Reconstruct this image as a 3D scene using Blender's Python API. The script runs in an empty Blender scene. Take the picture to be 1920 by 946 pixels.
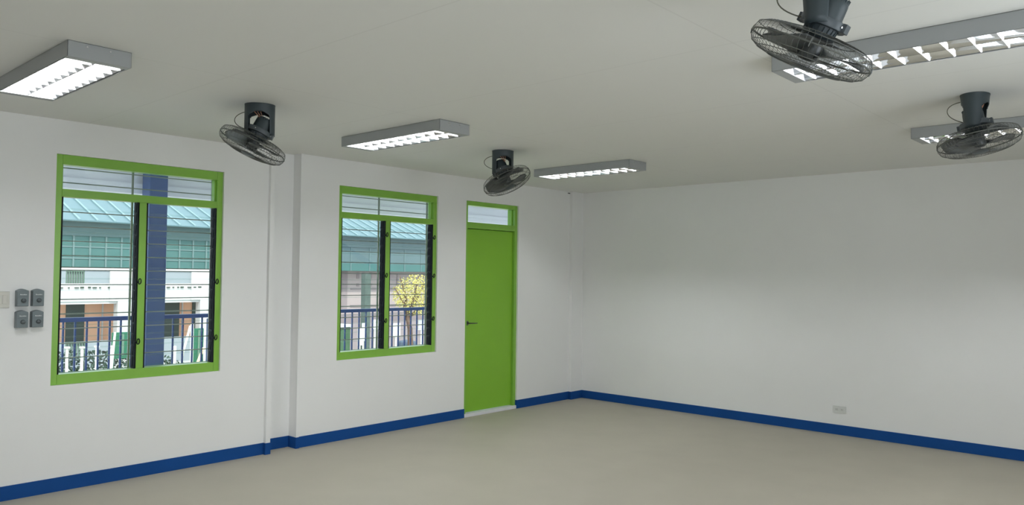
import bpy, bmesh, math, random
from mathutils import Vector, Matrix
random.seed(7)
C = bpy.context.scene
COL = C.collection
PI = math.pi

# ------------------------------------------------------------------ camera
cam_d = bpy.data.cameras.new('camera')
cam = bpy.data.objects.new('camera', cam_d); COL.objects.link(cam)
cam_d.sensor_width = 36.0
cam_d.lens = 1444.48 / 1920 * 36.0
cam_d.clip_start = 0.05; cam_d.clip_end = 400
R_ = Vector((0.74086769, 0.67154917, 0.01169478))
U_ = Vector((0.01088079, -0.02940999, 0.99950821))
F_ = Vector((-0.67156285, 0.74037609, 0.02909589))
m = Matrix.Identity(4)
for i in range(3):
    m[i][0] = R_[i]; m[i][1] = U_[i]; m[i][2] = -F_[i]
m.translation = Vector((6.2127, -8.20206, 1.60461))
cam.matrix_world = m
C.camera = cam

# ------------------------------------------------------------------ view, world, sun, daylight lamps
C.view_settings.view_transform = 'Standard'
C.view_settings.look = 'None'
C.view_settings.gamma = 1.0
C.view_settings.use_curve_mapping = False
C.view_settings.exposure = 0.0
C.cycles.use_denoising = True
C.cycles.max_bounces = 10
C.cycles.diffuse_bounces = 5
C.cycles.transparent_max_bounces = 24
C.cycles.sample_clamp_indirect = 4.0
C.cycles.caustics_reflective = False
C.cycles.caustics_refractive = False

SKY = 2.5
SUN = 4.0
DAY = 15.0      # base watts of the lamps added at the unseen right-hand windows
TUBE = 118.0     # emission of the ceiling light tubes

W = bpy.data.worlds.new('world'); C.world = W; W.use_nodes = True
wn = W.node_tree
wn.nodes['Background'].inputs[0].default_value = (0.80, 0.91, 1.0, 1)
wn.nodes['Background'].inputs[1].default_value = SKY

sd = bpy.data.lights.new('sun', 'SUN'); sd.energy = SUN; sd.angle = math.radians(1.0); sd.color = (1.0, 0.96, 0.9)
so = bpy.data.objects.new('sun', sd); COL.objects.link(so)
so.rotation_euler = Vector((-0.62, 0.25, -0.80)).to_track_quat('-Z', 'Y').to_euler()

# area lamps added at assumed, unseen right-hand windows, standing in for daylight
def daylight(name, loc, direction, w, h, watts):
    d = bpy.data.lights.new(name, 'AREA'); d.shape = 'RECTANGLE'; d.size = w; d.size_y = h
    d.energy = watts; d.color = (0.95, 0.98, 1.0)
    o = bpy.data.objects.new(name, d); COL.objects.link(o)
    o.location = loc
    o.rotation_euler = Vector(direction).to_track_quat('-Z', 'Z').to_euler()
RWIN = [(-4.5, 1.8), (-7.2, 1.8)]
for (yc, w) in RWIN:
    daylight('added_window_lamp', (7.02, yc, 1.6), (-1, 0, -0.45), w - 0.1, 1.6, DAY * w / 1.5)

# ------------------------------------------------------------------ materials
def mat(name, col, rough=0.5, metal=0.0, spec=0.5, noise=0.0, nscale=6.0, bump=0.0, bscale=200.0):
    M = bpy.data.materials.new(name); M.use_nodes = True
    nt = M.node_tree; b = nt.nodes['Principled BSDF']
    b.inputs['Base Color'].default_value = (*col, 1)
    b.inputs['Roughness'].default_value = rough
    b.inputs['Metallic'].default_value = metal
    b.inputs['Specular IOR Level'].default_value = spec
    tc = nt.nodes.new('ShaderNodeTexCoord')
    if noise > 0:
        n = nt.nodes.new('ShaderNodeTexNoise'); n.inputs['Scale'].default_value = nscale
        n.inputs['Detail'].default_value = 3
        nt.links.new(tc.outputs['Object'], n.inputs['Vector'])
        mr = nt.nodes.new('ShaderNodeMapRange')
        mr.inputs['From Min'].default_value = 0.3; mr.inputs['From Max'].default_value = 0.7
        mr.inputs['To Min'].default_value = 1 - noise; mr.inputs['To Max'].default_value = 1 + noise
        nt.links.new(n.outputs['Fac'], mr.inputs['Value'])
        mx = nt.nodes.new('ShaderNodeVectorMath'); mx.operation = 'SCALE'
        mx.inputs[0].default_value = col
        nt.links.new(mr.outputs[0], mx.inputs['Scale'])
        nt.links.new(mx.outputs[0], b.inputs['Base Color'])
    if bump > 0:
        n2 = nt.nodes.new('ShaderNodeTexNoise'); n2.inputs['Scale'].default_value = bscale
        nt.links.new(tc.outputs['Object'], n2.inputs['Vector'])
        bp = nt.nodes.new('ShaderNodeBump'); bp.inputs['Strength'].default_value = bump
        bp.inputs['Distance'].default_value = 0.002
        nt.links.new(n2.outputs['Fac'], bp.inputs['Height'])
        nt.links.new(bp.outputs[0], b.inputs['Normal'])
    return M

def emis(name, col, s):
    M = bpy.data.materials.new(name); M.use_nodes = True
    b = M.node_tree.nodes['Principled BSDF']
    b.inputs['Base Color'].default_value = (0.9, 0.9, 0.9, 1)
    b.inputs['Emission Color'].default_value = (*col, 1)
    b.inputs['Emission Strength'].default_value = s
    return M

def glass(name, tint, refl=0.04):
    M = bpy.data.materials.new(name); M.use_nodes = True
    nt = M.node_tree; nt.nodes.clear()
    o = nt.nodes.new('ShaderNodeOutputMaterial'); mx = nt.nodes.new('ShaderNodeMixShader')
    t = nt.nodes.new('ShaderNodeBsdfTransparent'); g = nt.nodes.new('ShaderNodeBsdfGlossy')
    t.inputs[0].default_value = (*tint, 1); g.inputs['Roughness'].default_value = 0.02
    mx.inputs[0].default_value = refl
    nt.links.new(t.outputs[0], mx.inputs[1])
    nt.links.new(g.outputs[0], mx.inputs[2]); nt.links.new(mx.outputs[0], o.inputs[0])
    return M

M_wall = mat('wall_paint', (0.88, 0.88, 0.875), 0.55, spec=0.3, noise=0.012, nscale=1.5)
M_floor = mat('floor_screed', (0.435, 0.405, 0.335), 0.55, spec=0.3, noise=0.03, nscale=2.5)
M_blue = mat('blue_baseboard_paint', (0.008, 0.070, 0.27), 0.6, spec=0.15, noise=0.04, nscale=5)
M_green = mat('green_frame_paint', (0.25, 0.51, 0.07), 0.28, noise=0.03, nscale=9)
M_door = mat('green_door_paint', (0.235, 0.50, 0.035), 0.45, noise=0.02, nscale=3)
M_black = mat('black_channel', (0.007, 0.010, 0.013), 0.7, spec=0.2)
M_grille = mat('grey_grille_paint', (0.30, 0.32, 0.31), 0.45)
M_glass = glass('clear_glass', (0.94, 0.975, 0.965), 0.05)
def glass_edge():
    M = mat('glass_edge', (0.62, 0.74, 0.70), 0.3)
    nt = M.node_tree; o = nt.nodes['Material Output']; b = nt.nodes['Principled BSDF']
    t = nt.nodes.new('ShaderNodeBsdfTransparent'); t.inputs[0].default_value = (0.72, 0.86, 0.80, 1)
    tl = nt.nodes.new('ShaderNodeBsdfTranslucent'); tl.inputs[0].default_value = (0.70, 0.85, 0.80, 1)
    m1 = nt.nodes.new('ShaderNodeMixShader'); m1.inputs[0].default_value = 0.5
    m2 = nt.nodes.new('ShaderNodeMixShader'); m2.inputs[0].default_value = 0.2
    nt.links.new(b.outputs[0], m1.inputs[1]); nt.links.new(tl.outputs[0], m1.inputs[2])
    nt.links.new(m1.outputs[0], m2.inputs[1]); nt.links.new(t.outputs[0], m2.inputs[2])
    nt.links.new(m2.outputs[0], o.inputs[0])
    return M
M_gedge = glass_edge()
M_house = mat('fixture_enamel', (0.37, 0.385, 0.39), 0.45, noise=0.01)
M_refl = mat('mirror_reflector', (0.74, 0.75, 0.76), 0.12, metal=1.0)
M_louv = mat('louver_metal', (0.85, 0.86, 0.87), 0.35, metal=0.35)
M_tube = emis('light_tube', (0.96, 0.985, 1.0), TUBE)
M_scr = mat('bright_screw', (0.85, 0.85, 0.85), 0.2, metal=0.9)
M_fan = mat('fan_plastic', (0.040, 0.055, 0.062), 0.45, noise=0.05, nscale=8)
M_ring = mat('fan_ring_plastic', (0.075, 0.09, 0.10), 0.4)
M_blade = mat('fan_blade_plastic', (0.060, 0.066, 0.067), 0.35)
M_wire = mat('fan_wire', (0.11, 0.115, 0.105), 0.4, metal=0.2)
M_cord = mat('fan_cord', (0.10, 0.10, 0.07), 0.5)
M_copper = mat('fan_wiring', (0.55, 0.27, 0.16), 0.4)
M_ivory = mat('ivory_plate', (0.66, 0.645, 0.59), 0.4)
M_outlet = mat('outlet_plate', (0.70, 0.71, 0.69), 0.4)
M_slot = mat('dark_slot', (0.08, 0.08, 0.08), 0.6)
M_box = mat('grey_control_box', (0.165, 0.20, 0.215), 0.45, noise=0.03)
M_boxd = mat('grey_control_knob', (0.10, 0.12, 0.13), 0.45)
M_mark = mat('pale_printed_mark', (0.62, 0.64, 0.65), 0.5)
M_thr = mat('threshold_marble', (0.80, 0.80, 0.84), 0.35, noise=0.03, nscale=10)
M_steel = mat('door_handle_steel', (0.10, 0.11, 0.10), 0.35, metal=0.8)
M_conc = mat('corridor_concrete', (0.66, 0.66, 0.65), 0.8, noise=0.05)
M_soff = mat('corridor_paint', (0.86, 0.86, 0.90), 0.7)
M_rail = mat('railing_blue', (0.008, 0.052, 0.22), 0.45, noise=0.04)
M_pill = mat('pillar_blue', (0.045, 0.095, 0.24), 0.6, noise=0.06, nscale=2)
# outside
M_roof = mat('metal_roofing', (0.11, 0.19, 0.215), 0.5, noise=0.04)
M_teal = mat('teal_awning', (0.055, 0.15, 0.14), 0.6, noise=0.10, nscale=0.5)
M_tealg = mat('hazed_teal_awning', (0.10, 0.155, 0.165), 0.6, noise=0.10, nscale=0.5)  # greyed teal: the reflection in the farther window is put into the colour
M_tealb = mat('teal_fascia', (0.085, 0.155, 0.155), 0.6, noise=0.05)
M_mull = mat('awning_frame', (0.14, 0.22, 0.215), 0.5)
M_mullg = mat('hazed_awning_frame', (0.125, 0.19, 0.195), 0.5)  # low contrast against the screens, same reflection haze in the colour
M_rib = mat('roof_rib_lit_tone', (0.20, 0.30, 0.32), 0.5)  # lighter than the roofing: the lit look of the ribs is painted in
M_white = mat('white_render', (0.62, 0.61, 0.60), 0.8)
M_paleb = mat('pale_blue_render', (0.30, 0.335, 0.36), 0.8)
M_sal = mat('salmon_render', (0.85, 0.50, 0.33), 0.8, noise=0.05, nscale=1)
M_pink = mat('pink_render', (0.44, 0.36, 0.35), 0.8, noise=0.04, nscale=1)
M_pinkd = mat('dark_pink_render', (0.30, 0.245, 0.25), 0.8)  # darker pink for the plinth, wall panels and courtyard wall
M_dgreen = mat('dark_green_door', (0.03, 0.055, 0.05), 0.6)
M_bal = mat('pale_green_bars', (0.13, 0.21, 0.155), 0.6)
M_ground = mat('courtyard_ground', (0.42, 0.42, 0.40), 0.9, noise=0.2, nscale=0.6)
M_hedge = mat('hedge_leaves', (0.035, 0.07, 0.05), 0.8, noise=0.4, nscale=3)
M_leaf = mat('yellow_green_leaves', (0.60, 0.52, 0.15), 0.6, noise=0.3, nscale=2)
M_bark = mat('bark', (0.12, 0.07, 0.05), 0.8, noise=0.2)
M_pole = mat('white_pole', (0.80, 0.78, 0.72), 0.6)
M_gboard = mat('green_board', (0.01, 0.13, 0.065), 0.5, noise=0.05)
M_cream = mat('timber_cream', (0.72, 0.56, 0.34), 0.7)
M_plant = mat('plant_green', (0.05, 0.07, 0.05), 0.8)

# ceiling paint with faint board joints
def ceiling_mat():
    M = mat('ceiling_paint', (0.79, 0.79, 0.765), 0.6, spec=0.25)
    nt = M.node_tree; b = nt.nodes['Principled BSDF']
    tc = nt.nodes.new('ShaderNodeTexCoord'); sp = nt.nodes.new('ShaderNodeSeparateXYZ')
    nt.links.new(tc.outputs['Object'], sp.inputs[0])
    outs = []
    for ax, off, pitch in (('Y', 4.87, 1.22), ('X', -4.57 + 24.4, 2.44)):
        a = nt.nodes.new('ShaderNodeMath'); a.operation = 'ADD'; a.inputs[1].default_value = off + 12.2
        nt.links.new(sp.outputs[ax], a.inputs[0])
        d = nt.nodes.new('ShaderNodeMath'); d.operation = 'PINGPONG'; d.inputs[1].default_value = pitch / 2
        nt.links.new(a.outputs[0], d.inputs[0])
        l = nt.nodes.new('ShaderNodeMath'); l.operation = 'LESS_THAN'; l.inputs[1].default_value = 0.004
        nt.links.new(d.outputs[0], l.inputs[0]); outs.append(l)
    mx = nt.nodes.new('ShaderNodeMath'); mx.operation = 'MAXIMUM'
    nt.links.new(outs[0].outputs[0], mx.inputs[0]); nt.links.new(outs[1].outputs[0], mx.inputs[1])
    mc = nt.nodes.new('ShaderNodeMix'); mc.data_type = 'RGBA'
    mc.inputs[6].default_value = (0.79, 0.79, 0.765, 1); mc.inputs[7].default_value = (0.735, 0.735, 0.71, 1)
    nt.links.new(mx.outputs[0], mc.inputs[0]); nt.links.new(mc.outputs[2], b.inputs['Base Color'])
    return M
M_ceil = ceiling_mat()

# ------------------------------------------------------------------ mesh helpers
def box(bm, x0, x1, y0, y1, z0, z1, mi=0):
    vs = [bm.verts.new((x, y, z)) for x in (x0, x1) for y in (y0, y1) for z in (z0, z1)]
    fs = []
    for q in ((0, 1, 3, 2), (4, 6, 7, 5), (0, 4, 5, 1), (2, 3, 7, 6), (0, 2, 6, 4), (1, 5, 7, 3)):
        f = bm.faces.new([vs[k] for k in q]); f.material_index = mi; fs.append(f)
    return vs

def tube(bm, pts, r, n=6, closed=False, mi=0, caps=True):
    pts = [Vector(p) for p in pts]
    N = len(pts); rings = []
    prev = None
    for i, p in enumerate(pts):
        if closed: t = (pts[(i + 1) % N] - pts[i - 1]).normalized()
        elif i == 0: t = (pts[1] - p).normalized()
        elif i == N - 1: t = (p - pts[i - 1]).normalized()
        else: t = (pts[i + 1] - pts[i - 1]).normalized()
        if prev is None:
            a = t.orthogonal().normalized()
        else:
            a = (prev - t * prev.dot(t)).normalized()
        prev = a; b = t.cross(a)
        rr = r[i] if isinstance(r, (list, tuple)) else r
        rings.append([bm.verts.new(p + a * (rr * math.cos(2 * PI * k / n)) + b * (rr * math.sin(2 * PI * k / n))) for k in range(n)])
    M = N if closed else N - 1
    for i in range(M):
        A, B = rings[i], rings[(i + 1) % N]
        if closed and i == N - 1:   # align seam
            best = min(range(n), key=lambda s: (A[0].co - B[s].co).length)
            B = [B[(k + best) % n] for k in range(n)]
        for k in range(n):
            f = bm.faces.new((A[k], A[(k + 1) % n], B[(k + 1) % n], B[k])); f.material_index = mi
            f.smooth = n > 5
    if not closed and caps and n > 2:
        bm.faces.new(rings[0][::-1]).material_index = mi; bm.faces.new(rings[-1]).material_index = mi

def lathe(bm, prof, n=32, axis='z', close=False, mi=0):
    rings = []
    for (r, z) in prof:
        rings.append([bm.verts.new((r * math.cos(2 * PI * k / n), r * math.sin(2 * PI * k / n), z)) for k in range(n)])
    L = len(rings)
    for i in range(L if close else L - 1):
        A, B = rings[i], rings[(i + 1) % L]
        for k in range(n):
            f = bm.faces.new((A[k], A[(k + 1) % n], B[(k + 1) % n], B[k])); f.smooth = True; f.material_index = mi
    if not close:
        if prof[0][0] > 0.001: bm.faces.new(rings[0])
        if prof[-1][0] > 0.001: bm.faces.new(rings[-1][::-1])

def finish(name, bm, mats, parent=None, bevel=0.0, seg=2, smooth=False):
    bmesh.ops.recalc_face_normals(bm, faces=bm.faces)
    me = bpy.data.meshes.new(name); bm.to_mesh(me); bm.free()
    if not isinstance(mats, (list, tuple)): mats = [mats]
    for x in mats: me.materials.append(x)
    o = bpy.data.objects.new(name, me); COL.objects.link(o)
    if parent: o.parent = parent
    if bevel > 0:
        md = o.modifiers.new('bevel', 'BEVEL'); md.width = bevel; md.segments = seg
        md.limit_method = 'ANGLE'; md.angle_limit = math.radians(40)
    return o

def thing(name, label, cat, loc=(0, 0, 0), group=None, rotz=0):
    o = bpy.data.objects.new(name, None); COL.objects.link(o)
    o.location = loc; o.rotation_euler = (0, 0, rotz); o.empty_display_size = 0.1
    o['label'] = label; o['category'] = cat
    if group: o['group'] = group
    return o

def tag(o, label, cat, group=None, kind=None):
    o['label'] = label; o['category'] = cat
    if group: o['group'] = group
    if kind: o['kind'] = kind
    return o

def struct(name, bm, mats, label=None, cat=None, parent=None, bevel=0.0):
    o = finish(name, bm, mats, parent, bevel)
    if parent is None:
        o['kind'] = 'structure'
        if label: o['label'] = label
        if cat: o['category'] = cat
    return o

def B(*boxes):
    bm = bmesh.new()
    for b in boxes: box(bm, *b)
    return bm

# ------------------------------------------------------------------ room shell
H = 2.7; XR = 7.0; YB = -9.3; T = 0.15
Y1a, Y1b = -6.295, -5.010     # window 1
Y2a, Y2b = -3.837, -2.556     # window 2
ZA, ZB = 0.765, 2.450
DA, DB, DZ = -2.125, -1.240, 2.440
FY = -4.59                    # near edge of the fin
RA, RB = -4.545, -4.272       # recessed strip between the two wall sections
bm = bmesh.new()
def wallseg(y0, y1, z0=0.0, z1=H, x0=-T, x1=0.0): box(bm, x0, x1, y0, y1, z0, z1)
wallseg(YB - T, Y1a)
wallseg(Y1a, Y1b, 0, ZA); wallseg(Y1a, Y1b, ZB, H)
wallseg(Y1b, FY)
wallseg(FY, RA, x1=0.034)                       # thin fin
wallseg(RA, RB, x0=-T - 0.1, x1=-0.11)          # recessed strip
wallseg(RB, RB + 0.03, x1=0.014)
wallseg(RB + 0.03, Y2a)
wallseg(Y2a, Y2b, 0, ZA); wallseg(Y2a, Y2b, ZB, H)
wallseg(Y2b, DA)
wallseg(DA, DB, DZ, H)
wallseg(DB, 0)
wallseg(-0.235, 0, x0=0, x1=0.045)              # corner column
struct('wall_left', bm, M_wall, 'white painted long wall with the green windows and the green door', 'wall')
struct('wall_back', B((-T, XR + T, 0, T, 0, H)), M_wall, 'plain white painted far wall with one low outlet', 'wall')
bm = bmesh.new()
edges = []
box(bm, XR, XR + T, YB - T, 0, 0, 0.8); box(bm, XR, XR + T, YB - T, 0, 2.4, H)
cuts = sorted([(yc - w / 2, yc + w / 2) for yc, w in RWIN])
y = YB - T
for a, b in cuts:
    box(bm, XR, XR + T, y, a, 0.8, 2.4); y = b
box(bm, XR, XR + T, y, 0, 0.8, 2.4)
struct('wall_right', bm, M_wall, 'white painted wall on the right, outside the picture', 'wall')
struct('wall_near', B((0, XR, YB - T, YB, 0, H)), M_wall, 'white painted wall behind the camera', 'wall')
struct('floor', B((-T, XR + T, YB - T, T, -0.15, 0)), M_floor, 'bare beige grey classroom floor', 'floor')
struct('ceiling', B((-T, XR + T, YB - T, T, H, H + 0.15)), M_ceil, 'flat off-white board ceiling with faint joints', 'ceiling')

# baseboards: 10 cm high blue band, 8 mm thick
bt, bh = 0.008, 0.10
bm = bmesh.new()
box(bm, 0, bt, YB, FY, 0, bh)
box(bm, 0, 0.034 + bt, FY - bt, FY, 0, bh)
box(bm, 0.034, 0.034 + bt, FY, RA, 0, bh)
box(bm, -0.11, -0.11 + bt, RA, RB, 0, bh)
box(bm, -0.11, 0.014 + bt, RB - bt, RB, 0, bh)
box(bm, 0.014, 0.014 + bt, RB, RB + 0.03, 0, bh)
box(bm, 0, bt, RB + 0.03, DA, 0, bh)
box(bm, -0.02, 0, DB - 0.006, DB, 0, bh)
box(bm, 0, bt, DB - 0.006, -0.235, 0, bh)
box(bm, 0, 0.045 + bt, -0.235 - bt, -0.235, 0, bh)
box(bm, 0.045, 0.045 + bt, -0.235, 0, 0, bh)
struct('baseboard_left', bm, M_blue, 'dark blue baseboard along the window wall', 'baseboard')
struct('baseboard_back', B((0.045 + bt, XR, -bt, 0, 0, bh)), M_blue, 'dark blue baseboard along the far wall', 'baseboard')

# ------------------------------------------------------------------ louvred windows
def window(name, ya, yb, label, mull_c, HZ):
    r = thing(name, label, 'window', (0, 0, 0)); r['kind'] = 'structure'
    del r['category']
    xf, xb = -0.020, -0.105
    ym0, ym1 = mull_c - 0.0275, mull_c + 0.0275
    bm = B((xb, xf, ya, ya + 0.047, ZA, ZB), (xb, xf, yb - 0.047, yb, ZA, ZB),
           (xb, xf, ya + 0.047, yb - 0.047, ZB - 0.072, ZB), (xb, xf, ya + 0.047, yb - 0.047, ZA, ZA + 0.075),
           (xb, xf, ya + 0.047, yb - 0.047, 2.140, 2.198), (xb, xf, ym0, ym1, ZA + 0.075, 2.140),
           # glazing stops of the transom
           (xb + 0.01, xf - 0.025, ya + 0.047, ya + 0.059, 2.198, ZB - 0.072),
           (xb + 0.01, xf - 0.025, yb - 0.062, yb - 0.047, 2.198, ZB - 0.072))
    finish('window_frame', bm, M_green, r, bevel=0.003)
    finish('transom_glass', B((-0.078, -0.074, ya + 0.05, yb - 0.05, 2.2, ZB - 0.07)), M_glass, r)
    for (a, b) in ((ya + 0.047, ym0), (ym1, yb - 0.047)):
        for y0, y1, s in ((a, a + 0.012, 1), (b - 0.012, b, -1)):
            bm = B((-0.100, -0.026, y0, y1, ZA + 0.075, 2.14))
            for k in range(15):     # blade clips
                z = 0.892 + k * 0.0862
                yy0, yy1 = (y1, y1 + 0.003) if s > 0 else (y0 - 0.003, y0)
                vs = box(bm, -0.074, -0.050, yy0, yy1, z - 0.040, z + 0.036)
                for v in vs: v.co.x += (v.co.z - z) * 0.20
            finish('louver_channel', bm, M_black, r)
        # glass blades
        for k in range(15):
            z = 0.892 + k * 0.0862
            bm = bmesh.new()
            vs = box(bm, -0.0635, -0.0585, a + 0.014, b - 0.014, z - 0.049, z + 0.049)
            for v in vs: v.co.x += (v.co.z - z) * 0.20
            bm.faces.ensure_lookup_table(); bmesh.ops.recalc_face_normals(bm, faces=bm.faces)
            for f in bm.faces:
                f.normal_update()
                f.material_index = 1 if abs(f.normal.z) > 0.7 else 0
            finish('glass_blade', bm, [M_glass, M_gedge], r)
        # operator handles on the far stile of each bay
        for z in HZ:
            bm = bmesh.new()
            yc = b + 0.010
            pts = [(-0.010 + 0.004 * math.sin(t), yc + 0.011 * math.cos(t), z + 0.021 * math.sin(t)) for t in [2 * PI * i / 16 for i in range(16)]]
            tube(bm, pts, 0.0038, 6, closed=True)
            box(bm, -0.03, -0.006, b - 0.020, b + 0.002, z - 0.012, z + 0.000)
            finish('louver_handle', bm, M_black, r)
    # security grille outside
    bm = bmesh.new()
    z = 2.368
    while z > ZA:
        box(bm, -0.154, -0.146, ya, yb, z - 0.004, z + 0.004); z -= 0.1095
    for yy in (ya + 0.008, (ya + yb) / 2 - 0.048, yb - 0.030):
        box(bm, -0.157, -0.143, yy - 0.007, yy + 0.007, ZA, ZB)
    finish('security_grille', bm, M_grille, r)
    return r
window('window_1', Y1a, Y1b, 'nearer green framed jalousie window with a blue pillar behind it', -5.665, (1.52, 1.05))
window('window_2', Y2a, Y2b, 'farther green framed jalousie window, left of the green door', -3.222, (2.0, 1.585, 1.125))

# ------------------------------------------------------------------ door
r = thing('door_1', 'green flush door with a narrow glass transom above', 'door'); r['kind'] = 'structure'
del r['category']
xf, xb = -0.020, -0.125
bm = B((xb, xf, DA, DA + 0.045, 0, DZ), (xb, xf, DB - 0.045, DB - 0.0005, 0, DZ), (xb, xf, DA + 0.045, DB - 0.045, DZ - 0.05, DZ),
       (xb, xf, DA + 0.045, DB - 0.045, 2.130, 2.200),
       (xb, -0.092, DB - 0.058, DB - 0.045, 0, 2.130), (xb, -0.092, DA + 0.045, DA + 0.058, 0, 2.130), (xb, -0.092, DA + 0.045, DB - 0.045, 2.118, 2.130),
       (xb, -0.06, DB - 0.062, DB - 0.045, 2.2, DZ - 0.05))
finish('door_frame', bm, M_green, r, bevel=0.003)
finish('transom_glass', B((-0.082, -0.078, DA + 0.045, DB - 0.045, 2.2, DZ - 0.05)), M_glass, r)
leaf = finish('door_leaf', B((-0.09, -0.05, DA + 0.049, DB - 0.049, 0.045, 2.124)), M_door, r, bevel=0.002)
bm = bmesh.new()
tube(bm, [(-0.05, -2.045, 1.052), (-0.044, -2.045, 1.052)], 0.026, 16)
tube(bm, [(-0.046, -2.045, 1.052), (-0.006, -2.045, 1.052), (0.0, -2.036, 1.052), (0.0, -1.985, 1.050), (-0.003, -1.925, 1.049)], [0.008, 0.008, 0.007, 0.006, 0.005], 10)
finish('lever_handle', bm, M_steel, leaf)
finish('threshold', B((xb, -0.0, DA + 0.002, DB - 0.002, 0, 0.038)), M_thr, r, bevel=0.003)

# ------------------------------------------------------------------ ceiling lights
def make_light(label, loc, group='louvered ceiling lights'):
    r = thing('ceiling_light', label, 'ceiling light', loc, group)
    L, Wd, h = 1.17, 0.295, 0.078
    hl, hw, t = L / 2, Wd / 2, 0.004
    bm = B((-hl, hl, -hw, -hw + t, -h, 0), (-hl, hl, hw - t, hw, -h, 0),
           (-hl, -hl + t, -hw, hw, -h, 0), (hl - t, hl, -hw, hw, -h, 0), (-hl, hl, -hw, hw, -t, 0),
           (-hl + t, -hl + 0.055, -hw + t, hw - t, -h, -h + 0.003), (hl - 0.055, hl - t, -hw + t, hw - t, -h, -h + 0.003),
           (-hl, hl, -hw, -hw + 0.007, -h, -h + 0.003), (-hl, hl, hw - 0.007, hw, -h, -h + 0.003))
    finish('housing', bm, M_house, r, bevel=0.0015)
    # end screws
    for s in (-1, 1):
        for yy in (-0.06, 0.045):
            bm = bmesh.new()
            tube(bm, [(s * hl, yy, -0.018), (s * (hl + 0.003), yy, -0.018)], 0.0045, 8)
            tube(bm, [(s * hl, yy + 0.01, -0.034), (s * (hl + 0.002), yy + 0.01, -0.034)], 0.002, 8)
            finish('screw', bm, M_scr, r)
    xs0, xs1 = -hl + 0.055, hl - 0.055
    for s in (-1, 1):                       # two mirror troughs, tube and louvers in each
        yc = s * 0.0685
        hwid = 0.0665
        prof = []
        for i in range(15):
            u = -1 + 2 * i / 14
            prof.append((yc + u * hwid, -0.008 - 0.066 * abs(u) ** 2.2))
        bm = bmesh.new()
        a = [bm.verts.new((xs0, p[0], p[1])) for p in prof]; b = [bm.verts.new((xs1, p[0], p[1])) for p in prof]
        a2 = [bm.verts.new((xs0, p[0], p[1] + 0.0012)) for p in prof]; b2 = [bm.verts.new((xs1, p[0], p[1] + 0.0012)) for p in prof]
        for i in range(14):
            bm.faces.new((a[i], a[i + 1], b[i + 1], b[i])).smooth = True
            bm.faces.new((a2[i], b2[i], b2[i + 1], a2[i + 1])).smooth = True
            bm.faces.new((a[i], a2[i], a2[i + 1], a[i + 1])); bm.faces.new((b[i], b[i + 1], b2[i + 1], b2[i]))
        finish('reflector', bm, M_refl, r)
        bm = bmesh.new()
        tube(bm, [(xs0 + 0.004, yc, -0.029), (xs1 - 0.004, yc, -0.029)], 0.0125, 12)
        finish('light_tube', bm, M_tube, r)
    hwid = 0.0665
    for k in range(10):                      # wedge shaped cross blades cut to the curve of both troughs
        x = xs0 + 0.055 + k * (xs1 - xs0 - 0.11) / 9
        P = []
        for s in (-1, 1):
            for i in range(11):
                u = -1 + 2 * i / 10
                P.append((s * 0.0685 + u * hwid, max(min(-0.010 - 0.066 * abs(u) ** 2.2, -0.050), -0.0745)))
        bm = bmesh.new(); rows = []
        for dx in (-0.004, 0.004):
            rows.append([bm.verts.new((x + dx, p[0], p[1])) for p in P])
        low = [bm.verts.new((x, p[0], -0.0768)) for p in P]
        for i in range(len(P) - 1):
            bm.faces.new((rows[0][i], rows[0][i + 1], low[i + 1], low[i]))
            bm.faces.new((rows[1][i + 1], rows[1][i], low[i], low[i + 1]))
            bm.faces.new((rows[0][i + 1], rows[0][i], rows[1][i], rows[1][i + 1]))
        finish('cross_louver', bm, M_louv, r)
    return r

LX = (1.61, 5.20)
LY = (-6.79, -4.40, -2.01)
GL = 'louvered ceiling lights'
def kids(o): return [c for c in bpy.data.objects if c.parent == o]
def copy_thing(src, loc, label, group=None):
    r = src.copy(); COL.objects.link(r); r.location = loc; r['label'] = label
    if group: r['group'] = group
    for ch in kids(src):
        c = ch.copy(); COL.objects.link(c); c.parent = r
        for g in kids(ch):
            d = g.copy(); COL.objects.link(d); d.parent = c
    return r
l0 = make_light('ceiling light cut by the left picture edge, its tubes glaring white', (LX[0], LY[0], H))
copy_thing(l0, (LX[0], LY[1], H), 'long louvered ceiling light between the two left-hand fans')
copy_thing(l0, (LX[0], LY[2], H), 'farthest ceiling light, just right of the fan above the door')
copy_thing(l0, (LX[1], LY[1], H), 'ceiling light partly hidden by the nearest big fan, upper right')
copy_thing(l0, (LX[1], LY[2], H), 'ceiling light partly hidden behind the fan at the right picture edge')

copy_thing(l0, (LX[1], LY[0], H), 'ceiling light nearest to the camera, above the picture edge')

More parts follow.
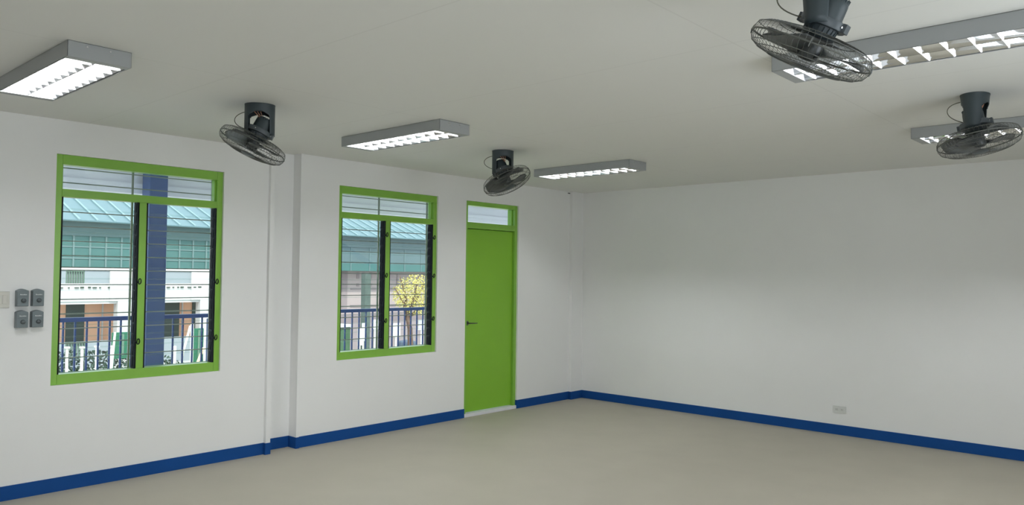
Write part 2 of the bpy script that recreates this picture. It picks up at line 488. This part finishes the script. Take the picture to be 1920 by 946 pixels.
# ------------------------------------------------------------------ ceiling orbit fans
def make_fan(loc, label, n, yaw, spin, drop=0.179, ring_yaw=0.0):
    """n: direction the cage faces, yaw: turn of the ceiling bracket, spin: turn of the blades."""
    r = thing('ceiling_fan', label, 'fan', loc, 'dark grey caged ceiling fans')
    # bracket: a tapering cup hung from the ceiling with two arms
    NA = 64
    zs = [0, -0.004, -0.02, -0.04, -0.055, -0.058, -0.062, -0.066, -0.07, -0.075, -0.08, -0.085, -0.09, -0.12, -0.15, -0.18, -0.205]
    def solid(k, j):
        a = (k + 0.5) / NA * 2 * PI
        d = min(abs((a % PI)), PI - (a % PI))           # angle away from the opening axis (local x)
        z = (zs[j] + zs[j + 1]) / 2
        half = math.radians(44)
        if z > -0.055: return True
        if z > -0.09: half *= math.sqrt(max(0, 1 - ((z + 0.09) / 0.036) ** 2))
        return d > half
    bm = bmesh.new(); grid = {}
    for j, z in enumerate(zs):
        for k in range(NA):
            a = k / NA * 2 * PI
            bx = 0.076 - 0.018 * (-z / 0.205)             # narrow across the opening, wide arm to arm
            for s, q_ in ((0, 0.0), (1, 0.004)):
                grid[(j, k, s)] = bm.verts.new(((bx - q_) * math.cos(a), (0.096 - q_) * math.sin(a), z))
    def g(j, k, s): return grid[(j, k % NA, s)]
    for j in range(len(zs) - 1):
        for k in range(NA):
            if not solid(k, j): continue
            f = bm.faces.new((g(j, k, 0), g(j, k + 1, 0), g(j + 1, k + 1, 0), g(j + 1, k, 0))); f.smooth = True
            f = bm.faces.new((g(j, k, 1), g(j + 1, k, 1), g(j + 1, k + 1, 1), g(j, k + 1, 1))); f.smooth = True
            if not solid((k - 1) % NA, j): bm.faces.new((g(j, k, 0), g(j + 1, k, 0), g(j + 1, k, 1), g(j, k, 1)))
            if not solid((k + 1) % NA, j): bm.faces.new((g(j, k + 1, 0), g(j, k + 1, 1), g(j + 1, k + 1, 1), g(j + 1, k + 1, 0)))
            if j == len(zs) - 2 or not solid(k, j + 1): bm.faces.new((g(j + 1, k, 0), g(j + 1, k + 1, 0), g(j + 1, k + 1, 1), g(j + 1, k, 1)))
            if j == 0: bm.faces.new((g(0, k, 0), g(0, k, 1), g(0, k + 1, 1), g(0, k + 1, 0)))
    for v in [v for v in bm.verts if not v.link_faces]: bm.verts.remove(v)
    br = finish('ceiling_bracket', bm, M_fan, r); br.rotation_euler = (0, 0, yaw)
    bm = bmesh.new(); lathe(bm, [(0.097, 0), (0.097, -0.006), (0.090, -0.009)], 40)
    for v in bm.verts: v.co.x *= 0.80
    pl = finish('ceiling_plate', bm, M_fan, r); pl.rotation_euler = (0, 0, yaw)
    # wiring seen inside the bracket
    bm = bmesh.new()
    for q in range(3):
        tube(bm, [(0.02 - q * 0.012, -0.02 + q * 0.02, -0.012), (0.045, -0.03 + 0.02 * q, -0.055), (0.030, 0.0 + 0.01 * q, -0.085), (0.0, 0.01, -0.10)], 0.0022, 5)
    w = finish('wiring', bm, M_copper, r); w.rotation_euler = (0, 0, yaw)
    # the tilting head
    q = Vector((0, 0, -1)).rotation_difference(Vector(n))
    Mh = Matrix.Translation((0, 0, -drop)) @ q.to_matrix().to_4x4()
    def head(name, bm, mt, parent=r, spin_=0.0, bev=0.0):
        o = finish(name, bm, mt, parent, bevel=bev)
        if parent is r: o.matrix_basis = Mh @ Matrix.Rotation(spin_, 4, 'Z')
        return o
    # gimbal ring with two ears
    bm = bmesh.new()
    lathe(bm, [(0.082, 0.015), (0.082, -0.015), (0.062, -0.015), (0.062, 0.015)], 40, close=True)
    for s in (-1, 1):
        box(bm, s * 0.078 if s > 0 else -0.094, s * 0.094 if s > 0 else -0.078, -0.017, 0.017, -0.016, 0.016)
    rg = finish('tilt_ring', bm, M_ring, r, bevel=0.002); rg.matrix_basis = Mh @ Matrix.Rotation(ring_yaw, 4, 'Z')
    for s in (-1, 1):
        for c in (-0.15, 1.30):
            bm = bmesh.new()
            p = Vector((math.sin(c) * 0.082, s * math.cos(c) * 0.082, 0)); d = p.normalized()
            tube(bm, [p, p + d * 0.004], 0.004, 8)
            finish('ring_screw', bm, M_scr, rg)
    # motor
    bm = bmesh.new()
    lathe(bm, [(0.0005, 0.098), (0.042, 0.097), (0.051, 0.091), (0.055, 0.07), (0.057, 0.02), (0.060, 0.0), (0.058, -0.02), (0.052, -0.045), (0.050, -0.052), (0.0005, -0.053)], 36)
    for k in range(20):                                  # cooling ribs
        a = 2 * PI * k / 20
        for z0, z1, r0 in ((0.075, 0.096, 0.050), (-0.046, -0.016, 0.056)):
            c_, s_ = math.cos(a), math.sin(a)
            tube(bm, [(c_ * r0, s_ * r0, z0), (c_ * (r0 + 0.002), s_ * (r0 + 0.002), z1)], 0.003, 4)
    mo = head('motor_housing', bm, M_fan)
    # cage
    RF = [(0.217, -0.100), (0.218, -0.086), (0.210, -0.068), (0.185, -0.056), (0.14, -0.049), (0.10, -0.046), (0.058, -0.046)]
    FF = [(0.217, -0.100), (0.218, -0.114), (0.208, -0.133), (0.183, -0.147), (0.14, -0.158), (0.10, -0.163), (0.046, -0.167)]
    for nm, prof, NR, rings_ in (('rear_grille', RF, 60, (2, 4, 6)), ('front_grille', FF, 66, (2, 3, 4, 6))):
        bm = bmesh.new()
        for k in range(NR):
            pts = []
            for i, (rr, z) in enumerate(prof):
                a = 2 * PI * k / NR + 0.22 * (0.217 - rr) / 0.217 * (1 if nm == 'front_grille' else -1)
                pts.append((rr * math.cos(a), rr * math.sin(a), z))
            tube(bm, pts, 0.0009, 3, caps=False)
        for i in rings_:
            rr, z = prof[i]
            tube(bm, [(rr * math.cos(2 * PI * k / 48), rr * math.sin(2 * PI * k / 48), z) for k in range(48)], 0.0016, 4, closed=True)
        gr = head(nm, bm, M_wire)
        if nm == 'front_grille':
            bm = bmesh.new(); lathe(bm, [(0.0005, -0.170), (0.036, -0.169), (0.048, -0.164), (0.048, -0.160), (0.0005, -0.160)], 32)
            finish('grille_cap', bm, M_fan, gr)
        else:
            bm = bmesh.new(); lathe(bm, [(0.060, -0.040), (0.060, -0.050), (0.050, -0.050), (0.050, -0.040)], 32, close=True)
            finish('mounting_collar', bm, M_fan, gr)
    bm = bmesh.new()
    tube(bm, [(0.2185 * math.cos(2 * PI * k / 64), 0.2185 * math.sin(2 * PI * k / 64), -0.100) for k in range(64)], 0.0036, 6, closed=True)
    for k in range(4):
        a = 2 * PI * k / 4 + 0.4; c_, s_ = math.cos(a), math.sin(a)
        tube(bm, [(c_ * 0.219, s_ * 0.219, -0.085), (c_ * 0.2225, s_ * 0.2225, -0.1), (c_ * 0.219, s_ * 0.219, -0.115)], 0.0025, 5)
    head('cage_rim', bm, M_wire)
    bm = bmesh.new(); lathe(bm, [(0.0005, -0.05), (0.026, -0.052), (0.036, -0.075), (0.036, -0.125), (0.028, -0.135), (0.0005, -0.138)], 28)
    head('fan_hub', bm, M_blade)
    for k in range(3):
        bm = bmesh.new(); NU, NV = 12, 9; gd = {}
        for i in range(NU + 1):
            u = i / NU; rad = 0.034 + u * 0.162
            spread = math.radians(26 + 42 * math.sin(PI * min(1, u * 0.62 + 0.1)))
            edge = (1 - max(0, (u - 0.75) / 0.25) ** 2.6 * 0.75)
            for j in range(NV + 1):
                v = -1 + 2 * j / NV
                a = math.radians(10) * u * 2.2 + v * spread * edge
                z = -0.100 + v * (0.026 * (1 - 0.35 * u)) + 0.006 * u
                for s in (0, 1):
                    gd[(i, j, s)] = bm.verts.new((rad * math.cos(a), rad * math.sin(a), z - 0.0012 + 0.0024 * s))
        for i in range(NU):
            for j in range(NV):
                bm.faces.new((gd[i, j, 0], gd[i, j + 1, 0], gd[i + 1, j + 1, 0], gd[i + 1, j, 0])).smooth = True
                bm.faces.new((gd[i, j, 1], gd[i + 1, j, 1], gd[i + 1, j + 1, 1], gd[i, j + 1, 1])).smooth = True
        for i in range(NU):
            for j in (0, NV): bm.faces.new((gd[i, j, 0], gd[i + 1, j, 0], gd[i + 1, j, 1], gd[i, j, 1]))
        for j in range(NV):
            for i in (0, NU): bm.faces.new((gd[i, j, 0], gd[i, j, 1], gd[i, j + 1, 1], gd[i, j + 1, 0]))
        head('fan_blade', bm, M_blade, spin_=spin + k * 2 * PI / 3)
    # power cord looping from the bracket to the motor, on the side towards -x -y
    d = Vector((-0.74, -0.67, 0))
    bm = bmesh.new()
    P0, P1 = d * 0.088 + Vector((0, 0, -0.045)), d * 0.072 + Vector((0, 0, -0.165))
    pts = []
    for i in range(17):
        t = i / 16
        p = P0.lerp(P1, t) + d * (0.085 * math.sin(PI * t) ** 0.8 if 0 < t < 1 else 0) 
        p.z += 0.004 * math.sin(2 * PI * t)
        pts.append(p)
    tube(bm, pts, 0.0026, 6)
    finish('power_cord', bm, M_cord, r)
    return r

make_fan((1.600, -5.596, H), 'caged ceiling fan above the nearer window, tilted down to the right', (-0.173, -0.370, -0.913), math.radians(-35), 0.3, ring_yaw=math.radians(50))
make_fan((1.580, -3.230, H), 'farthest caged ceiling fan, in front of the wall above the door', (0.449, 0.097, -0.888), math.radians(-35), 1.3, ring_yaw=math.radians(40))
make_fan((5.191, -3.014, H), 'caged ceiling fan at the right picture edge, cord looping on its left', (0.191, -0.064, -0.98), 0.0, 0.55)
make_fan((5.198, -5.444, H), 'nearest and largest caged ceiling fan, cut by the top picture edge', (-0.451, -0.034, -0.892), 0.0, 0.15, 0.186)

# ------------------------------------------------------------------ wall devices
def control_box(y, z, label):
    r = thing('fan_control_box', label, 'control box', (0, y, z), 'grey fan control boxes by the nearer window')
    bm = bmesh.new()
    w, h, d = 0.076, 0.122, 0.048
    out = [(-w / 2, -h / 2), (w / 2, -h / 2), (w / 2, h / 2 - 0.010)]
    for i in range(1, 8):
        t = i / 8
        out.append((w / 2 - w * t, h / 2 - 0.010 + 0.012 * math.sin(PI * t)))
    out.append((-w / 2, h / 2 - 0.010))
    back = [bm.verts.new((0.0, a, b)) for a, b in out]
    front = [bm.verts.new((d, a * 0.94, b * 0.96)) for a, b in out]
    n = len(out)
    for i in range(n): bm.faces.new((back[i], back[(i + 1) % n], front[(i + 1) % n], front[i]))
    bm.faces.new(front); bm.faces.new(back[::-1])
    body = finish('box_body', bm, M_box, r, bevel=0.003)
    bm = bmesh.new(); lathe(bm, [(0.0005, 0.010), (0.013, 0.010), (0.016, 0.0), (0.016, -0.002), (0.0005, -0.002)], 24)
    box(bm, -0.003, 0.003, -0.014, 0.014, 0.006, 0.015)
    k = finish('control_knob', bm, M_boxd, r); k.location = (d + 0.0015, 0.004, -0.018); k.rotation_euler = (0, PI / 2, 0)
    bm = bmesh.new()                                     # pale, unreadably small maker's mark
    x = -0.018
    for wd, hh in ((0.005, 0.007), (0.005, 0.0045), (0.006, 0.0045), (0.005, 0.0045), (0.006, 0.006), (0.004, 0.0045), (0.005, 0.0045)):
        box(bm, d, d + 0.0007, x, x + wd, 0.020, 0.020 + hh); x += wd + 0.0008
    finish('printed_mark', bm, M_mark, r)
    bm = B((d, d + 0.0006, -0.03, 0.03, 0.007, 0.0085))
    finish('face_groove', bm, M_boxd, r)
control_box(-6.497, 1.404, 'grey wall control box, upper left of the block of four')
control_box(-6.401, 1.404, 'grey wall control box, upper right of the block of four')
control_box(-6.497, 1.254, 'grey wall control box, lower left of the block of four')
control_box(-6.401, 1.254, 'grey wall control box, lower right of the block of four')

r = thing('light_switch', 'white light switch plate at the left picture edge beside the grey boxes', 'light switch', (0, -6.628, 1.392))
finish('switch_plate', B((0, 0.009, -0.06, 0.06, -0.056, 0.056)), M_ivory, r, bevel=0.003)
for k in range(3):
    finish('rocker_switch', B((0.009, 0.0135, -0.045 + k * 0.031, -0.017 + k * 0.031, -0.03, 0.03)), M_ivory, r, bevel=0.0015)

r = thing('wall_outlet', 'white double power outlet low on the far wall', 'outlet', (3.362, 0, 0.259))
finish('outlet_plate', B((-0.066, 0.066, -0.010, 0, -0.036, 0.036)), M_outlet, r, bevel=0.002)
for s in (-1, 1):
    sk = finish('socket', B((s * 0.028 - 0.019, s * 0.028 + 0.019, -0.013, -0.010, -0.020, 0.020)), M_outlet, r, bevel=0.002)
    finish('socket_slots', B((s * 0.028 - 0.008, s * 0.028 - 0.0055, -0.0135, -0.0125, -0.008, 0.008), (s * 0.028 + 0.0055, s * 0.028 + 0.008, -0.0135, -0.0125, -0.008, 0.008)), M_slot, sk)

r = thing('cable_stub', 'tiny dark cable stub where the far corner column meets the ceiling', 'cable', (0.0, -0.275, H - 0.02))
bm = bmesh.new(); tube(bm, [(0, 0, 0), (0.012, 0, 0), (0.016, 0.006, -0.003), (0.016, 0.02, -0.003)], 0.006, 8)
finish('cable_end', bm, M_slot, r)

# ------------------------------------------------------------------ corridor outside
struct('corridor_floor', B((-2.2, -T - 0.1, -14, 12, -0.3, -0.03)), M_conc, 'grey concrete corridor floor outside the windows', 'corridor floor')
struct('corridor_ceiling', B((-2.25, -T, -14, 12, 2.62, 2.75)), M_soff, 'pale soffit over the corridor seen through the transoms', 'corridor ceiling')
struct('wall_outer', B((-T, 0, T, 12, -0.03, H)), M_soff, 'white outer wall of the next room along the corridor', 'wall')
struct('corridor_beam', B((-2.25, -2.0, -14, 12, 2.40, 2.62), (-2.0, -1.97, -14, 12, 2.455, 2.50)), M_soff, 'pale edge beam of the corridor ceiling', 'beam')
struct('roof_slab', B((-2.6, 10.2, -14, 12, 2.86, 3.0)), M_conc, 'roof slab over the classroom, its right overhang added to block the sun', 'roof')  # unseen overhang past the right wall added to keep direct sun out
struct('corridor_column', B((-1.965, -1.78, -4.89, -4.705, -0.03, 2.62)), M_pill, 'square blue column behind the nearer window', 'column', bevel=0.006)

def railing(label, y0, y1, first, n, pitch):
    r = thing('corridor_railing', label, 'railing', (-2.0, 0, 0), 'blue corridor railings')
    finish('top_rail', B((-0.03, 0.03, y0, y1, 1.098, 1.14)), M_rail, r, bevel=0.006)
    finish('lower_rail', B((-0.015, 0.015, y0, y1, 0.10, 0.13)), M_rail, r)
    for k in range(n):
        y = first + k * pitch
        finish('baluster', B((-0.008, 0.008, y - 0.008, y + 0.008, 0.11, 1.098)), M_rail, r)
    for y in (y0 + 0.02, y1 - 0.02):
        finish('post', B((-0.022, 0.022, y - 0.02, y + 0.02, -0.03, 1.085)), M_rail, r)
railing('blue railing seen through the nearer window, cut by the blue column', -7.6, -4.10, -7.50, 32, 0.1064)
railing('blue railing seen through the farther window', -2.95, 1.0, -2.86, 35, 0.1095)

# ------------------------------------------------------------------ courtyard and the building across it
struct('ground', B((-60, -2.3, -30, 60, -3.3, -3.0)), M_ground, 'grey green courtyard ground two floors below eye level', 'ground')
XB = -33.0
b = thing('school_building', 'two-storey building across the courtyard with blue metal roof and teal awnings', 'building', (XB, 0, 0))
YL, YM, YR = -4.0, 18.6, 40.0
bm = bmesh.new()                                          # walls, with real openings left for piers
box(bm, -6, -1.6, YL, YM, -3.0, 3.9)
finish('rear_wall', bm, M_sal, b)
finish('balcony_slab', B((-1.6, 0.0, YL, YM, 0.0, 0.26)), M_white, b)
finish('balcony_parapet', B((-0.16, 0, YL, 4.35, 0.26, 1.62), (-0.16, -0.08, 4.35, 5.15, 0.26, 1.62), (-0.16, 0, 5.15, 6.3, 0.26, 1.62),
                              (-0.16, 0, 7.4, 10.24, 0.95, 1.62), (-0.16, 0, 7.4, 10.24, 0.26, 0.95), (-0.16, 0, 11.4, YM, 0.26, 1.62)), M_paleb, b)
bm = bmesh.new()
finish('parapet_band', B((0, 0.05, YL, YM, 0.12, 0.97)), M_white, b)
finish('parapet_capping', B((-0.2, 0.06, YL, YM, 1.60, 1.70)), M_white, b)
for (y0, y1, yl) in ((6.25, 7.45, 6.63), (10.24, 11.5, 10.73)):
    finish('pier', B((-0.4, 0.10, yl, y1, -3.0, 0.12), (-0.4, 0.10, y0, y1, 0.12, 1.62)), M_white, b)
bm = bmesh.new()
for y0, y1, z0, z1 in ((4.38, 5.12, 0.97, 1.60), (4.43, 5.24, -2.45, -1.75)):
    for k in range(8):
        y = y0 + (y1 - y0) * k / 7
        box(bm, -0.06, 0.0, y - 0.02, y + 0.02, z0, z1)
    box(bm, -0.07, 0.01, y0, y1, z1 - 0.08, z1)
finish('balustrade', bm, M_bal, b)
finish('lower_parapet', B((-0.16, 0, YL, 4.4, -3.0, -1.75), (-0.16, -0.08, 4.4, 5.25, -3.0, -1.75), (-0.16, 0, 5.25, 10.3, -3.0, -1.75)), M_paleb, b)
for (y0, y1, z0, z1) in ((4.90, 5.72, -2.7, 0.0), (9.3, 10.40, -2.0, 0.0), (11.10, 11.42, -2.0, 0.0)):
    finish('dark_doorway', B((-1.62, -1.55, y0, y1, z0, z1)), M_dgreen, b)
for y in (6.53, 10.53):
    finish('white_pipe', B((-1.55, -1.47, y - 0.03, y + 0.03, -3.0, 0.0)), M_white, b)
# pink wing
finish('pink_wall', B((-6, -1.0, YM, YR, -3.0, 3.9)), M_pink, b)
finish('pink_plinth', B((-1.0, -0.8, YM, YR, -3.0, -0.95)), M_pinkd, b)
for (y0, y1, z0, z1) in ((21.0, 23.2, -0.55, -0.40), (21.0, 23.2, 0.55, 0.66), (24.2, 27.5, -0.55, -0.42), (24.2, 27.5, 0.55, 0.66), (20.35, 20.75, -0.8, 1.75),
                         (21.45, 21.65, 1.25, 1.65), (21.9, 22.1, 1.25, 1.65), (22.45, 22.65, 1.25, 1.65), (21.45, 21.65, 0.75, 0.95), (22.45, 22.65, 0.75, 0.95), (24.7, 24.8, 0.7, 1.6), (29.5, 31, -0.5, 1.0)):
    finish('dark_wall_panel', B((-1.0, -0.97, y0, y1, z0, z1)), M_pinkd, b)  # darker flat panels set on the pink wall
# awnings
finish('teal_fascia', B((-0.1, 0.12, YL, YM, 3.20, 3.92)), M_tealb, b)
finish('teal_fascia', B((-0.1, 0.12, YM, YR, 3.20, 3.92)), M_tealg, b)
finish('awning_screen', B((-0.02, 0.04, YL, YM, 1.74, 3.20)), M_teal, b)
finish('awning_screen', B((-0.02, 0.04, YM, YR, 2.20, 3.20)), M_tealg, b)
finish('awning_screen', B((-0.02, 0.04, YM, YR, 1.74, 2.20)), M_teal, b)
bm = bmesh.new()
y = 4.62 - 0.71 * 8
while y < YM:
    box(bm, 0.04, 0.09, y - 0.035, y + 0.035, 1.74, 3.2); y += 0.71
box(bm, 0.04, 0.075, YL, YM, 2.66, 2.71); box(bm, 0.04, 0.075, YL, YM, 2.12, 2.18)
finish('awning_frame', bm, M_mull, b)
bm = bmesh.new()
while y < YR:
    box(bm, 0.04, 0.07, y - 0.03, y + 0.03, 1.74, 3.2); y += 1.42
finish('awning_frame', bm, M_mullg, b)
# ribbed roof
bm = bmesh.new()
x0, z0, x1, z1 = 0.7, 3.90, -8.0, 7.3
vs = [(x0, YL, z0), (x0, YR, z0), (x1, YR, z1), (x1, YL, z1)]
top = [bm.verts.new(v) for v in vs]; bot = [bm.verts.new((v[0], v[1], v[2] - 0.06)) for v in vs]
bm.faces.new(top); bm.faces.new(bot[::-1])
for i in range(4): bm.faces.new((top[i], bot[i], bot[(i + 1) % 4], top[(i + 1) % 4]))
rf = finish('metal_roof', bm, M_roof, b)
bm = bmesh.new()
y = YL
while y < YR:
    vs = box(bm, 0, 1, y, y + 0.10, 0, 0.06)
    for v in vs:
        t = v.co.x; v.co.x = x0 + (x1 - x0) * t; v.co.z += z0 + (z1 - z0) * t
    y += 0.78
finish('roof_ribs', bm, M_rib, rf)
bm = bmesh.new()
for k in range(26):
    y = 3.6 + k * 0.28 + random.uniform(-.08, .08)
    if 6.2 < y < 7.5: continue
    box(bm, 0.05, 0.12, y, y + random.uniform(.05, .2), 0.75, 0.79 + random.uniform(0, .03))
o = finish('wall_lettering_marks', bm, M_plant, b)

# courtyard things -------------------------------------------------
def pole(p0, p1, rad, label, name='metal_pole', mt=None, cat='pole', group='poles in the courtyard'):
    bm = bmesh.new(); tube(bm, [p0, p1], rad, 8)
    return tag(finish(name, bm, mt or M_pole), label, cat, group)
pole((-20, 4.22, -3.0), (-20, 4.22, -0.22), 0.055, 'tallest white pole in the courtyard, seen through the right half of the nearer window')
pole((-20, 3.61, -3.0), (-20, 3.63, -0.95), 0.05, 'short white pole beside the blue column, right half of the nearer window')
pole((-19.93, 3.86, -1.30), (-19.93, 4.12, -0.28), 0.04, 'slanting white pole leaning on the tallest courtyard pole')
pole((-19.8, 3.75, -3.0), (-19.8, 4.55, -1.05), 0.05, 'cream timber leaning low across the tallest courtyard pole', 'timber_post', M_cream, 'timber')
pole((-19.85, 1.45, -3.0), (-19.85, 1.62, -0.38), 0.035, 'slanting cream pole left of the green board, left half of the nearer window')
for i, (y, h, lb) in enumerate(((0.30, -0.78, 'leftmost white fence post in front of the hedge'), (0.72, -0.80, 'second white fence post from the left in front of the hedge'),
                       (1.12, -0.80, 'third white fence post from the left in front of the hedge'), (1.50, -0.82, 'rightmost white fence post in front of the hedge'))):
    bm = bmesh.new()
    y = 0.12 + i * 0.42
    tube(bm, [(-19.5, y, -3.0), (-19.5, y, h)], 0.042, 8); box(bm, -19.57, -19.43, y - 0.06, y + 0.06, h, h + 0.05)
    tag(finish('fence_post', bm, M_pole), lb, 'fence post', 'white fence posts by the hedge')
def board(y0, y1, z0, z1, X, label):
    t = thing('green_board', label, 'board', (X, (y0 + y1) / 2, -3.0), 'green boards in the courtyard')
    w = (y1 - y0) / 2
    finish('board_panel', B((-0.04, 0.04, -w, w, z0 + 3, z1 + 3)), M_gboard, t, bevel=0.01)
    for s in (-1, 1):
        finish('board_leg', B((-0.03, 0.03, s * (w - 0.04) - 0.03, s * (w - 0.04) + 0.03, 0, z1 + 3)), M_gboard, t)
    finish('board_batten', B((0.04, 0.06, -0.03, 0.03, z0 + 3.1, z1 + 2.95)), M_bal, t)
board(1.58, 2.24, -1.25, -0.40, -20, 'green board on legs seen through the left half of the nearer window')
board(4.36, 4.72, -1.75, -0.40, -20.2, 'green board right of the tallest pole, right half of the nearer window')

def leafy(name, c, ext, n, size, mt, seed):
    rnd = random.Random(seed); bm = bmesh.new()
    for _ in range(n):
        while True:
            p = Vector([rnd.uniform(-1, 1) for _ in range(3)])
            if p.length < 1: break
        p = Vector((c[0] + p.x * ext[0], c[1] + p.y * ext[1], c[2] + p.z * ext[2]))
        a = Vector([rnd.gauss(0, 1) for _ in range(3)]).normalized() * size * rnd.uniform(.6, 1.3)
        bb = a.orthogonal().normalized() * size * 0.5
        cc = a.cross(bb).normalized() * size * 0.08
        f = bm.faces.new([bm.verts.new(p - a), bm.verts.new(p + bb + cc), bm.verts.new(p + a), bm.verts.new(p - bb + cc)])
    return bm
# hedge behind the fence posts
bm = bmesh.new()
box(bm, -22.4, -21.6, -3.0, 1.2, -3.0, -1.2)
h = finish('hedge', bm, M_hedge); 
bmh = leafy('x', (-22, 0.5, -2.1), (0.7, 4.6, 1.05), 5200, 0.075, M_hedge, 3)
me2 = bpy.data.meshes.new('hedge'); bmh.to_mesh(me2); bmh.free(); me2.materials.append(M_hedge)
h.data = me2
tag(h, 'dark green hedge behind the white fence posts in the courtyard', 'hedge', kind='stuff')
tag(finish('kerb_strip', B((-21.0, -20.75, -8, 9, -3.0, -2.1)), M_sal), 'low pinkish kerb wall in front of the hedge', 'kerb')

# tree seen in the farther window
t = thing('courtyard_tree', 'yellow-green leafed tree seen through the right half of the farther window', 'tree', (-20, 14.05, -3.0))
bm = bmesh.new()
tube(bm, [(0, 0, 0), (0.02, 0.03, 1.4), (0.0, 0.0, 2.2), (-0.1, -0.15, 2.9)], [0.16, 0.13, 0.11, 0.09], 10)
for e in ((-.1, .9, 4.2), (0, -.9, 4.0), (.3, .2, 4.5), (-.2, -.45, 4.5), (.2, 1.1, 3.5)):
    tube(bm, [(-0.1, -0.15, 2.6), (e[0] * .5, e[1] * .4, 2.6 + (e[2] - 2.6) * .5), e], [0.07, 0.05, 0.02], 6)
finish('trunk', bm, M_bark, t)
lf = leafy('x', (0, 0.35, 3.65), (1.0, 1.15, 0.95), 2000, 0.052, M_leaf, 11)
finish('foliage', lf, M_leaf, t)
# post with dark cladding seen in the farther window
bm = B((-20.14, -19.86, 11.48, 11.76, -3.0, 1.62))
tag(finish('courtyard_post', bm, mat('post_grey_green', (0.08, 0.11, 0.095), 0.7, noise=0.15)), 'grey green square post seen through the left half of the farther window', 'post')
# green vehicle-like bench and white boards
tq = thing('market_stall', 'low green stall with pale top seen bottom left in the farther window', 'stall', (-20.6, 10.4, -3.0))
finish('stall_body', B((-0.4, 0.4, -0.75, 0.62, 0.2, 2.38)), mat('stall_green', (0.06, 0.13, 0.065), 0.6, noise=0.1), tq, bevel=0.02)
finish('stall_top', B((-0.5, 0.5, -0.8, 0.67, 2.38, 2.48)), M_white, tq, bevel=0.01)
for s in (-0.6, 0.3): finish('stall_leg', B((-0.05, 0.05, s - 0.05, s + 0.05, 0, 0.2)), M_bark, tq)
def placard(y, z0, z1, w, X, label):
    t = thing('white_placard', label, 'placard', (X, y, -3.0), 'white placards in the courtyard')
    finish('placard_panel', B((-0.02, 0.02, -w / 2, w / 2, z0 + 3, z1 + 3)), M_white, t, bevel=0.005)
    finish('placard_stake', B((-0.06, -0.02, -0.03, 0.03, 0, z0 + 3.05)), M_pole, t)
placard(11.08, -1.35, -0.62, 0.26, -19.6, 'narrow white placard left of the grey green post, farther window')
placard(11.36, -1.2, -0.45, 0.2, -19.75, 'taller white placard touching the grey green post, farther window')
placard(12.15, -0.75, -0.35, 0.35, -20, 'upright white placard just right of the grey green post')
placard(13.30, -1.1, -0.55, 0.40, -20, 'wide white placard left of the tree trunk')
placard(14.75, -0.9, -0.45, 0.45, -20, 'white placard right of the tree trunk')

# low things on the far side of the courtyard, seen under the railing of the farther window
t = thing('water_drum', 'grey blue drum standing right of the tree trunk, farther window', 'drum', (-22, 15.55, -3.0))
bm = bmesh.new(); lathe(bm, [(0.42, 0), (0.44, 0.05), (0.44, 1.35), (0.42, 1.4), (0.40, 1.42), (0.0005, 1.5)], 28)
finish('drum_body', bm, mat('drum_blue_grey', (0.09, 0.12, 0.17), 0.5), t)
for z in (0.45, 0.95):
    bm = bmesh.new(); lathe(bm, [(0.44, z), (0.455, z + 0.02), (0.455, z + 0.05), (0.44, z + 0.07)], 28, close=True)
    finish('drum_hoop', bm, mat('hoop_blue_grey', (0.13, 0.16, 0.22), 0.5), t)
t = thing('wooden_crate', 'orange brown slatted crate left of the tree trunk, farther window', 'crate', (-21.5, 13.35, -3.0))
finish('crate_core', B((-0.30, 0.30, -0.32, 0.32, 0.0, 1.0)), mat('crate_dark', (0.10, 0.05, 0.03), 0.8), t)
for k in range(5):
    finish('crate_slat', B((0.30, 0.33, -0.34, 0.34, 0.04 + k * 0.2, 0.18 + k * 0.2)), mat('crate_wood', (0.30, 0.15, 0.07), 0.8, noise=0.1), t)
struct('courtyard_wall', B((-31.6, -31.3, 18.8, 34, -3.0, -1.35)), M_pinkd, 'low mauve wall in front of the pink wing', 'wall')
